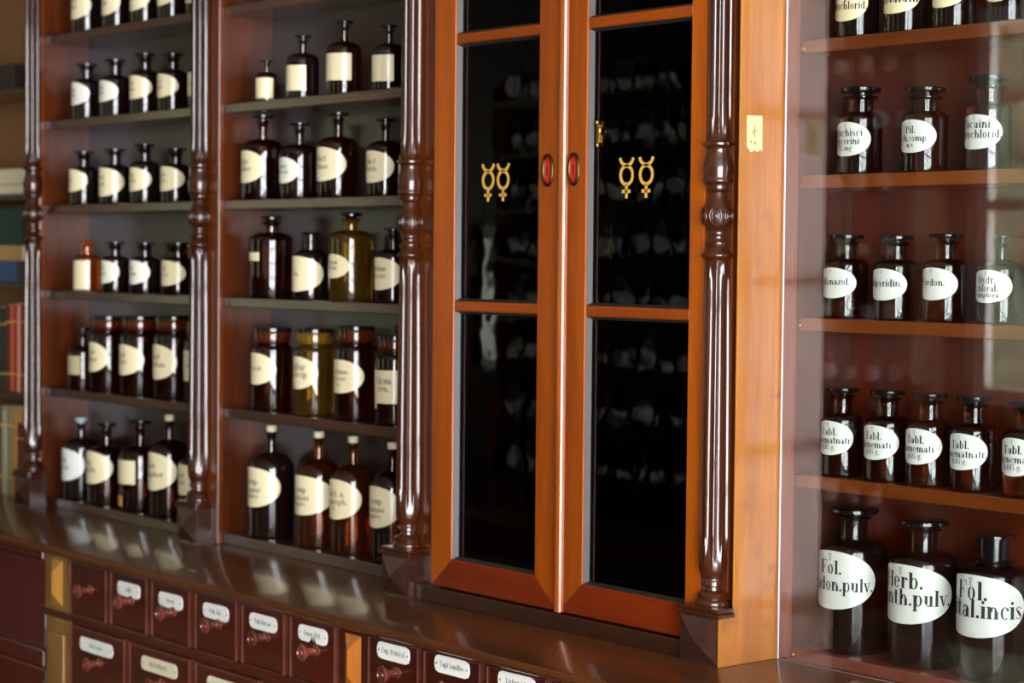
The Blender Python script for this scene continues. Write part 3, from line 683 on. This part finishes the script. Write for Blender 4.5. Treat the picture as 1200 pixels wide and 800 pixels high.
# ------------------------------------------------------------------ glazed double-door cupboard
t = thing('glazed_cupboard', 'tall cupboard with two orange-brown glazed doors marked with gilt symbols', 'cupboard', (-.46, .03, .95))
MB().box(-.93, -.0241, .0450, .13, .95, .9795).box(-.84, -.0905, .0143, .0450, .95, .9795).build('plinth', M['plinth'], t, bevel=.002)
MB().box(-.930, -.804, .045, .13, .9795, 2.62).build('stile', M['stile'], t, bevel=.002)
MB().box(-.064, -.024, .043, .13, .9795, 2.62).build('stile', M['stile'], t, bevel=.002)
MB().box(-.93, -.90, .13, .30, .95, 2.62).build('side_panel', M['case'], t)
MB().extrude_x([(0, .95), (.30, .95), (.30, 2.62), (.033, 2.62), (.033, 1.030), (0, 1.030)], -.004, 0).build('side_panel', M['panel'], t, bevel=.0015)['label'] = 'golden brown side panel facing the display case'
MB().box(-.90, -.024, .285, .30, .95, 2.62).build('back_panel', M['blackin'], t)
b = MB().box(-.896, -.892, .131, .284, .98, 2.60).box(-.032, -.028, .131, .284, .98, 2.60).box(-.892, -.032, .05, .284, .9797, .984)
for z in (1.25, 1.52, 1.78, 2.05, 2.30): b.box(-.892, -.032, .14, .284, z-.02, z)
b.box(-.80, -.066, .075, .079, .985, 2.60)  # added black sheet close behind the panes, stands for deep shade
b.build('shade_lining', M['blackin'], t)
MB().box(-.93, 0, .02, .30, 2.62, 2.70).build('cornice', M['case'], t, bevel=.006)
column(-.887, .03, -.004, t, .044); column(-.045, .03, 0, t, .0328)

def gilt(b, cx, cz, w, h, y):
    """one gilt sign: horns, ring, cross"""
    t_ = .0029
    def strip(pts):
        n = len(pts); vs = []
        for i, (x, z) in enumerate(pts):
            dx = pts[min(i+1, n-1)][0]-pts[max(i-1, 0)][0]; dz = pts[min(i+1, n-1)][1]-pts[max(i-1, 0)][1]
            l = math.hypot(dx, dz); nx, nz = -dz/l*t_, dx/l*t_
            for s in (1, -1):
                for yy in (y, y-.0006): vs.append((x+s*nx, yy, z+s*nz))
        fs = []
        for i in range(n-1):
            a, c = 4*i, 4*i+4
            fs += [(a+1, a+3, c+3, c+1), (a, a+1, c+1, c), (a+3, a+2, c+2, c+3)]
        b.add(vs, fs)
    rz = h*.21; rx = w*.42
    zc = cz + h*.02
    strip([(cx+rx*math.cos(2*PI*i/24), zc+rz*math.sin(2*PI*i/24)) for i in range(25)])
    strip([(cx+w*.46*math.cos(a), zc+rz+h*.215+h*.20*math.sin(a)) for a in [PI+.15+(PI-.3)*i/14 for i in range(15)]])
    strip([(cx, zc-rz), (cx, cz-h*.5)]); strip([(cx-w*.3, cz-h*.345), (cx+w*.3, cz-h*.345)])

def door(x0, x1, sl, sr, label, bead, gx, ex):
    """door with three panes"""
    g = t; y0, y1 = .020, .044; zb, zt = .9830, 2.60
    f = MB(); q = 1.0398
    def prism(b, pts):
        n = len(pts); b.add([(x, y1, z) for x, z in pts] + [(x, y0, z) for x, z in pts], [tuple(range(n))[::-1], tuple(range(n, 2*n))] + [(i, (i+1) % n, n+(i+1) % n, n+i) for i in range(n)])
    prism(f, [(x0, zb), (x0+sl, q), (x0+sl, zt), (x0, zt)]); prism(f, [(x1, zb), (x1, zt), (x1-sr, zt), (x1-sr, q)])
    f.box(x0+sl, x1-sr, y0+.003, y1-.002, 2.56, zt)
    d = f.build('glazed_door', M['door'], g, bevel=.0018)
    if label: d['label'] = label
    r = MB(); prism(r, [(x0+.0005, zb), (x1-.0005, zb), (x1-sr, q), (x0+sl, q)])
    r.build('bottom_rail', M['rail'], d, bevel=.0018)
    for z in ((1.511, 1.531), (2.013, 2.033)):
        MB().box(x0+sl, x1-sr, y0+.002, y1-.002, *z).build('glazing_bar', M['door_x'], d, bevel=.004, seg=3)
    for (a, c) in ((1.040, 1.511), (1.531, 2.013), (2.033, 2.54)):
        u0, u1 = x0+sl, x1-sr; q = .0045; ya, yb = y0+.004, .034
        vs = [(u0, ya, a), (u1, ya, a), (u1, ya, c), (u0, ya, c), (u0+q, yb, a+q), (u1-q, yb, a+q), (u1-q, yb, c-q), (u0+q, yb, c-q)]
        MB().add(vs, [(0,1,5,4), (1,2,6,5), (2,3,7,6), (3,0,4,7)]).build('putty_line', M['glaze'], d)
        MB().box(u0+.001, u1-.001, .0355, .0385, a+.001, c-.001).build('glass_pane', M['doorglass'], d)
    for cx in gx:
        b = MB(); gilt(b, cx, 1.755, .0365, .076, .0352); b.build('gilt_sign', M['gold'], d)
    c = Vector((ex, y0, 1.7695)); X_, Z_ = Vector((1, 0, 0)), Vector((0, 0, 1))
    b = MB(); b.ring(c + Vector((0, -.001, 0)), X_, Z_, .0128, .0265, .0034, 40, 10)
    e = b.build('lock_plate', M['dkbrass'], d, smooth=60)
    b = MB(); n = 40
    vs = [(ex, y0-.0026, 1.7695)] + [(ex+.0118*math.cos(2*PI*i/n), y0-.0014, 1.7695+.0255*math.sin(2*PI*i/n)) for i in range(n)]
    b.add(vs, [(0, 1+i, 1+(i+1) % n) for i in range(n)]); b.build('enamel_oval', M['enamelred'], d)
    b = MB(); kh = [(ex+.0028*math.cos(2*PI*i/12), y0-.0032, 1.7735+.0028*math.sin(2*PI*i/12)) for i in range(12)]
    b.add(kh, [tuple(range(12))]); b.add([(ex-.0012, y0-.0032, 1.772), (ex+.0012, y0-.0032, 1.772), (ex+.0022, y0-.0032, 1.761), (ex-.0022, y0-.0032, 1.761)], [(0,1,2,3)])
    b.build('keyhole', M['black'], d)
    if bead:
        n = 12; pts = [(bead + .0100*math.cos(PI*i/n), y0 - .0105*math.sin(PI*i/n)) for i in range(n+1)][::-1]
        MB().extrude_z(pts, zb, zt).build('meeting_bead', M['beadwood'], d, smooth=60)
    return d
door(-.800, -.4300, .065, .060, 'left glazed door with meeting bead', -.4195, (-.652, -.608), -.4625)
d = door(-.4285, -.066, .0685, .035, 'right glazed door', None, (-.272, -.2225), -.392)
b = MB(); b.box(-.3475, -.3415, .0310, .0352, 1.815, 1.846); b.ball((-.345, .0305, 1.850), .004, .0035, .0045); b.ball((-.3365, .0295, 1.836), .003, .003, .0075); b.ball((-.3435, .031, 1.811), .0025, .0028, .0045)
b.build('brass_catch', M['brass'], d, smooth=50)

# ------------------------------------------------------------------ display case at the right
t = thing('display_case', 'open red-brown display shelving behind a large glass pane at right', 'display case', (.8, .15, .95))
MB().box(.001, .020, .150, .285, .95, 2.62).build('side_panel', M['rside'], t)
MB().box(.001, .020, .142, .150, .95, 2.62).build('stile', M['rframe'], t)
MB().box(1.70, 1.72, .142, .285, .95, 2.62).build('side_panel', M['rframe'], t)
MB().box(.001, 1.72, .285, .30, .95, 2.62).build('back_panel', M['rback'], t)
MB().box(.001, 1.72, .142, .30, 2.62, 2.70).build('cornice', M['rframe'], t, bevel=.005)
MB().box(.020, 1.70, .150, .285, .95, .970).build('shelf', M['rframe'], t, bevel=.0015)
for z in ZR[:4]: MB().box(.020, 1.70, .154, .285, z-.0217, z).build('shelf', M['rshelf'], t, bevel=.0015)
b = MB(); b.box(.0035, 1.715, .134, .138, .951, 2.60)
o = b.build('glass_pane', [M['glass'], M['edge']], t)
for p_ in o.data.polygons:
    if abs(p_.normal.y) < .5: p_.material_index = 1
for x, z in ((.024, 1.959), (.024, 1.506), (.024, .9585)):
    MB().lathe([(0, 0), (.0040, 0), (.0034, .0018), (.0015, .0028), (0, .003)], 14, (x, .154 if z > 1 else .150, z), 'y').build('brass_screw', M['brass'], t, smooth=60)

# ------------------------------------------------------------------ bookshelf beyond the first column
t = thing('bookshelf', 'dark bookshelf at the left edge beyond the first column', 'bookshelf', (-3.1, .14, .95))
for z in (2.058, 1.772, 1.535, 1.236): MB().box(-3.58, -2.668, .14, .30, z-.018, z).build('shelf', M['shelf'], t, bevel=.002)
MB().box(-3.60, -3.58, .14, .30, .95, 2.45).build('side_panel', M['case'], t)
MB().box(-3.60, -2.668, .14, .30, 2.45, 2.47).build('top_board', M['case'], t)
def book(name, label, cat, x0, x1, z0, z1, cover, pages, group, flat=False, y0=.152, y1=.285, cov=.003, pagesout=False):
    tt = thing(name, label, cat, ((x0+x1)/2, (y0+y1)/2, z0), group)
    b = MB()
    if flat:
        b.box(x0, x1, y0, y1, z0, z0+cov); b.box(x0, x1, y0, y1, z1-cov, z1)
        if not pagesout: b.box(x0, x1, y0, y0+.004, z0+cov, z1-cov)
        b.build('cover', cover, tt, bevel=.0008)
        MB().box(x0+.003, x1-.003, y0+(.0015 if pagesout else .0045), y1-.004, z0+cov, z1-cov).build('pages', pages, tt)
    else:
        n = 8; w = (x1-x0)/2; cx = (x0+x1)/2
        pts = [(x1, y1), (x0, y1)] + [(cx-w*math.cos(PI*i/n), y0+.004-.004*math.sin(PI*i/n)) for i in range(n+1)]
        b.extrude_z(pts[::-1], z0, z1); b.build('cover', cover, tt, smooth=40)
        MB().box(x0+.002, x1-.002, y0+.01, y1-.004, z1, z1+.0015).build('pages', pages, tt)
        for z in (z0+(z1-z0)*.2, z0+(z1-z0)*.8): MB().box(x0-.0006, x1+.0006, y0-.001, y0+.010, z-.002, z+.002).build('spine_band', M['gold'], tt)
    return tt
PG = principled('book pages', 'd8ccae', .8); GR = 'books on the left bookshelf'
K = lambda n, c: principled(n, c, .55)
book('box_file', 'dark box lying on the top shelf of the left bookshelf', 'box', -3.3, -2.86, 2.058, 2.125, K('brown box', '2a1a10'), K('brown box lining', '24160e'), GR, True)
book('paper_stack', 'pale stack of papers lying on the left bookshelf beside the column', 'papers', -3.25, -2.80, 1.772, 1.800, K('grey paper', 'a89c84'), PG, GR, True, pagesout=True)
book('paper_stack', 'thin cream paper bundle on top of the pale stack at left edge', 'papers', -3.22, -2.80, 1.800, 1.842, K('cream paper', 'c8b48a'), PG, GR, True, pagesout=True)
book('book', 'blue book at the bottom of the flat pile at left edge', 'book', -3.2, -2.845, 1.535, 1.592, K('blue cloth', '2e4a72'), K('shade-dark pages', '3a3834'), GR, True)  # page colour darkened to paint the shaded gap at the book's end
book('book', 'tan book lying between the blue and dark green ones', 'book', -3.2, -2.81, 1.592, 1.634, K('tan cloth', 'b08a52'), PG, GR, True)
book('box_file', 'dark green box file on top of the flat pile at left edge', 'box', -3.2, -2.81, 1.634, 1.735, K('green cloth', '12302a'), K('green lining', '0e2620'), GR, True)
up = [(-2.990, -2.955, 1.455, '1c2a20', 'dark green upright book, left of the red ones, middle shelf'), (-2.954, -2.912, 1.462, '20261e', 'black-green upright book beside the dark red one'),
      (-2.911, -2.882, 1.470, '5c1812', 'dark red upright book, leftmost of the red ones'), (-2.881, -2.864, 1.474, 'b05a2c', 'thin orange upright book between red ones'),
      (-2.863, -2.840, 1.474, '9c2018', 'bright red upright book, middle shelf by the column'), (-2.839, -2.824, 1.472, 'd09a80', 'thin pinkish upright book by the column'), (-2.823, -2.792, 1.474, '8c1c16', 'red upright book, nearest the column on the middle shelf')]
for x0, x1, z, c, l in up: book('book', l, 'book', x0, x1, 1.236, z, K('cloth '+c, c), PG, GR)
lo = [(-3.00, -2.965, 1.180, '6a6652', 'grey-green upright book on the counter, at the left edge'), (-2.964, -2.935, 1.188, '4a4434', 'dark upright book on the counter, second from left'), (-2.934, -2.905, 1.184, 'a09878', 'pale worn upright book on the counter'),
      (-2.904, -2.880, 1.190, '6c705c', 'sage upright book on the counter beside the tan one'), (-2.879, -2.842, 1.188, 'a87a44', 'tan mottled upright book on the counter'), (-2.841, -2.800, 1.150, '5a2a1a', 'brown upright book on the counter nearest the column')]
for x0, x1, z, c, l in lo: book('book', l, 'book', x0, x1, .95, z, K('leather '+c, c), PG, GR)

# ------------------------------------------------------------------ the taped note
b = MB(); q = [(.048, 1.847), (.0835, 1.848), (.0845, 1.790), (.080, 1.7935), (.074, 1.789), (.066, 1.7915), (.058, 1.788), (.051, 1.795), (.0485, 1.797)]
n = len(q); b.add([(.0002, y, z) for y, z in q] + [(.0007, y, z) for y, z in q], [tuple(range(n, 2*n))] + [(i, (i+1) % n, n+(i+1) % n, n+i) for i in range(n)])
o = tag(b.build('paper_note', M['note']), 'small yellowish paper note stuck on the golden side panel', 'note')
b = MB()
for y0, y1, z0, z1 in ((.0655, .0668, 1.812, 1.834), (.060, .0725, 1.8225, 1.8237), (.062, .0632, 1.817, 1.822), (.055, .060, 1.805, 1.8065), (.0572, .0582, 1.800, 1.8055), (.064, .065, 1.800, 1.8065), (.0645, .069, 1.803, 1.804), (.0685, .0695, 1.800, 1.8065)):
    b.box(.0007, .0009, y0, y1, z0, z1)
b.build('handwriting', M['ink'], o)

# ------------------------------------------------------------------ bottles with their own labels
ORD = ['leftmost', 'second from left', 'third from left', 'fourth from left', 'fifth from left']
SH = ['bottom shelf', 'second shelf up', 'third shelf up', 'fourth shelf up', 'fifth shelf up', 'sixth shelf up']
BAYN = {'L': 'far left bay', 'M': 'doorside bay', 'R': 'display case'}
LK = {'O': 'oval', 'R': 'square', 'r': 'tiny square', 'T': 'tabbed square'}
GL = {'dark': 'black-brown', 'brown': 'brown', 'lightbrown': 'brown', 'amber': 'light amber', 'olive': 'olive'}
cnt = {}
for rec in BOT:
    k = (rec[0], rec[1]); i = cnt.get(k, 0); cnt[k] = i+1
    up_ = (4 if rec[0] == 'R' else 5) - rec[1]
    kind = 'jar' if rec[6] == 'J' else 'bottle'
    lab = '%s %s with %s %s label, %s on %s, %s' % (GL[rec[12]], kind, {'dim': 'dull'}.get(rec[13], rec[13]), LK[rec[7]], ORD[i], SH[up_], BAYN[rec[0]])
    o = bottle(rec, lab, kind, {'L': 'apothecary bottles in the far left bay', 'M': 'apothecary bottles in the bay beside the doors', 'R': 'apothecary bottles behind the display glass'}[rec[0]])

# a second sticker low on the square-labelled bottle
for o in list(COL.objects):
    if o.get('category') == 'bottle' and 'square label, third from left on bottom shelf, far left' in o['label']:
        X, Y, z0 = o.location; e = .0532+.0008
        vs = [(X+e*math.sin(a), Y-e*math.cos(a), z0+z) for a in [-.62+.72*i/8 for i in range(9)] for z in (.012, .038)]
        MB().add(vs, [(2*i, 2*i+2, 2*i+3, 2*i+1) for i in range(8)]).build('orange_sticker', principled('orange sticker', 'd09850', .5), o)

# ------------------------------------------------------------------ the shop's other side, seen only in the glass
t = thing('wall_shelves', 'tall dark bottle shelves on the far side of the room', 'shelf unit', (-5.4, -5.05, 0))
MB().box(-6.80, -3.95, -5.19, -5.17, 0, 2.6).build('back_panel', M['back'], t)
MB().box(-6.82, -6.80, -5.19, -4.95, .18, 2.6).build('side_panel', M['case'], t)
MB().box(-3.95, -3.93, -5.19, -4.95, .18, 2.6).build('side_panel', M['case'], t)
MB().box(-6.82, -3.93, -5.19, -4.6, 0, .14).build('carcass', M['redpanel'], t)
MB().box(-6.84, -3.91, -5.19, -4.56, .14, .18).build('counter_top', M['top'], t)
OZ = [.40, .70, 1.0, 1.30, 1.60, 1.90, 2.20, 2.48]
for z in OZ: MB().box(-6.80, -3.95, -5.17, -4.95, z-.025, z).build('shelf', M['shelf'], t)
def copy_tree(o, parent=None):
    c = o.copy(); COL.objects.link(c)
    if parent: c.parent = parent
    for ch in o.children: copy_tree(ch, c)
    return c
protos = [o for o in COL.objects if o.get('category') == 'bottle' and ' display case' in o['label'] and 'bottom shelf' not in o['label']]
rr = random.Random(5)
for z in OZ:
    x = -6.68
    while x < -4.05:
        o = copy_tree(protos[rr.randrange(len(protos))]); s = rr.uniform(1.15, 1.5)
        o.location = (x, -5.03, z); o.rotation_euler = (0, 0, PI + rr.uniform(-.3, .3)); o.scale = (s, s, s)
        o['label'] = 'dark labelled bottle on the shelves across the room, seen only as reflection'; o['group'] = 'bottles across the room'
        x += rr.uniform(.13, .17)
# ------------------------------------------------------------------ camera
f_, yaw, ti, ro = 2431.73, -.8821, .0403, .0094
fw = Vector((math.sin(yaw)*math.cos(ti), math.cos(yaw)*math.cos(ti), -math.sin(ti)))
rt = Vector((math.cos(yaw), -math.sin(yaw), 0)); up = rt.cross(fw)
A_ = rt*math.cos(ro) + up*math.sin(ro); B_ = up*math.cos(ro) - rt*math.sin(ro)
cam = bpy.data.cameras.new('camera'); co = link(bpy.data.objects.new('camera', cam))
cam.sensor_width = 36; cam.lens = 36*f_/1200; cam.clip_start = .05
mw = Matrix((A_, B_, -fw)).transposed().to_4x4(); mw.translation = Vector((2.3672, -2.3892, 1.6129)); co.matrix_world = mw
cam.dof.use_dof = True; cam.dof.focus_distance = 3.25; cam.dof.aperture_fstop = FSTOP
SC.camera = co
vs_ = SC.view_settings; vs_.view_transform = 'Standard'; vs_.look = 'None'; vs_.gamma = 1; vs_.use_curve_mapping = False
vs_.exposure = EXPO
SC.cycles.max_bounces = 10; SC.cycles.diffuse_bounces = 4; SC.cycles.glossy_bounces = 5; SC.cycles.transmission_bounces = 8; SC.cycles.transparent_max_bounces = 12
SC.cycles.caustics_reflective = False; SC.cycles.caustics_refractive = False
SC.cycles.sample_clamp_indirect = 0
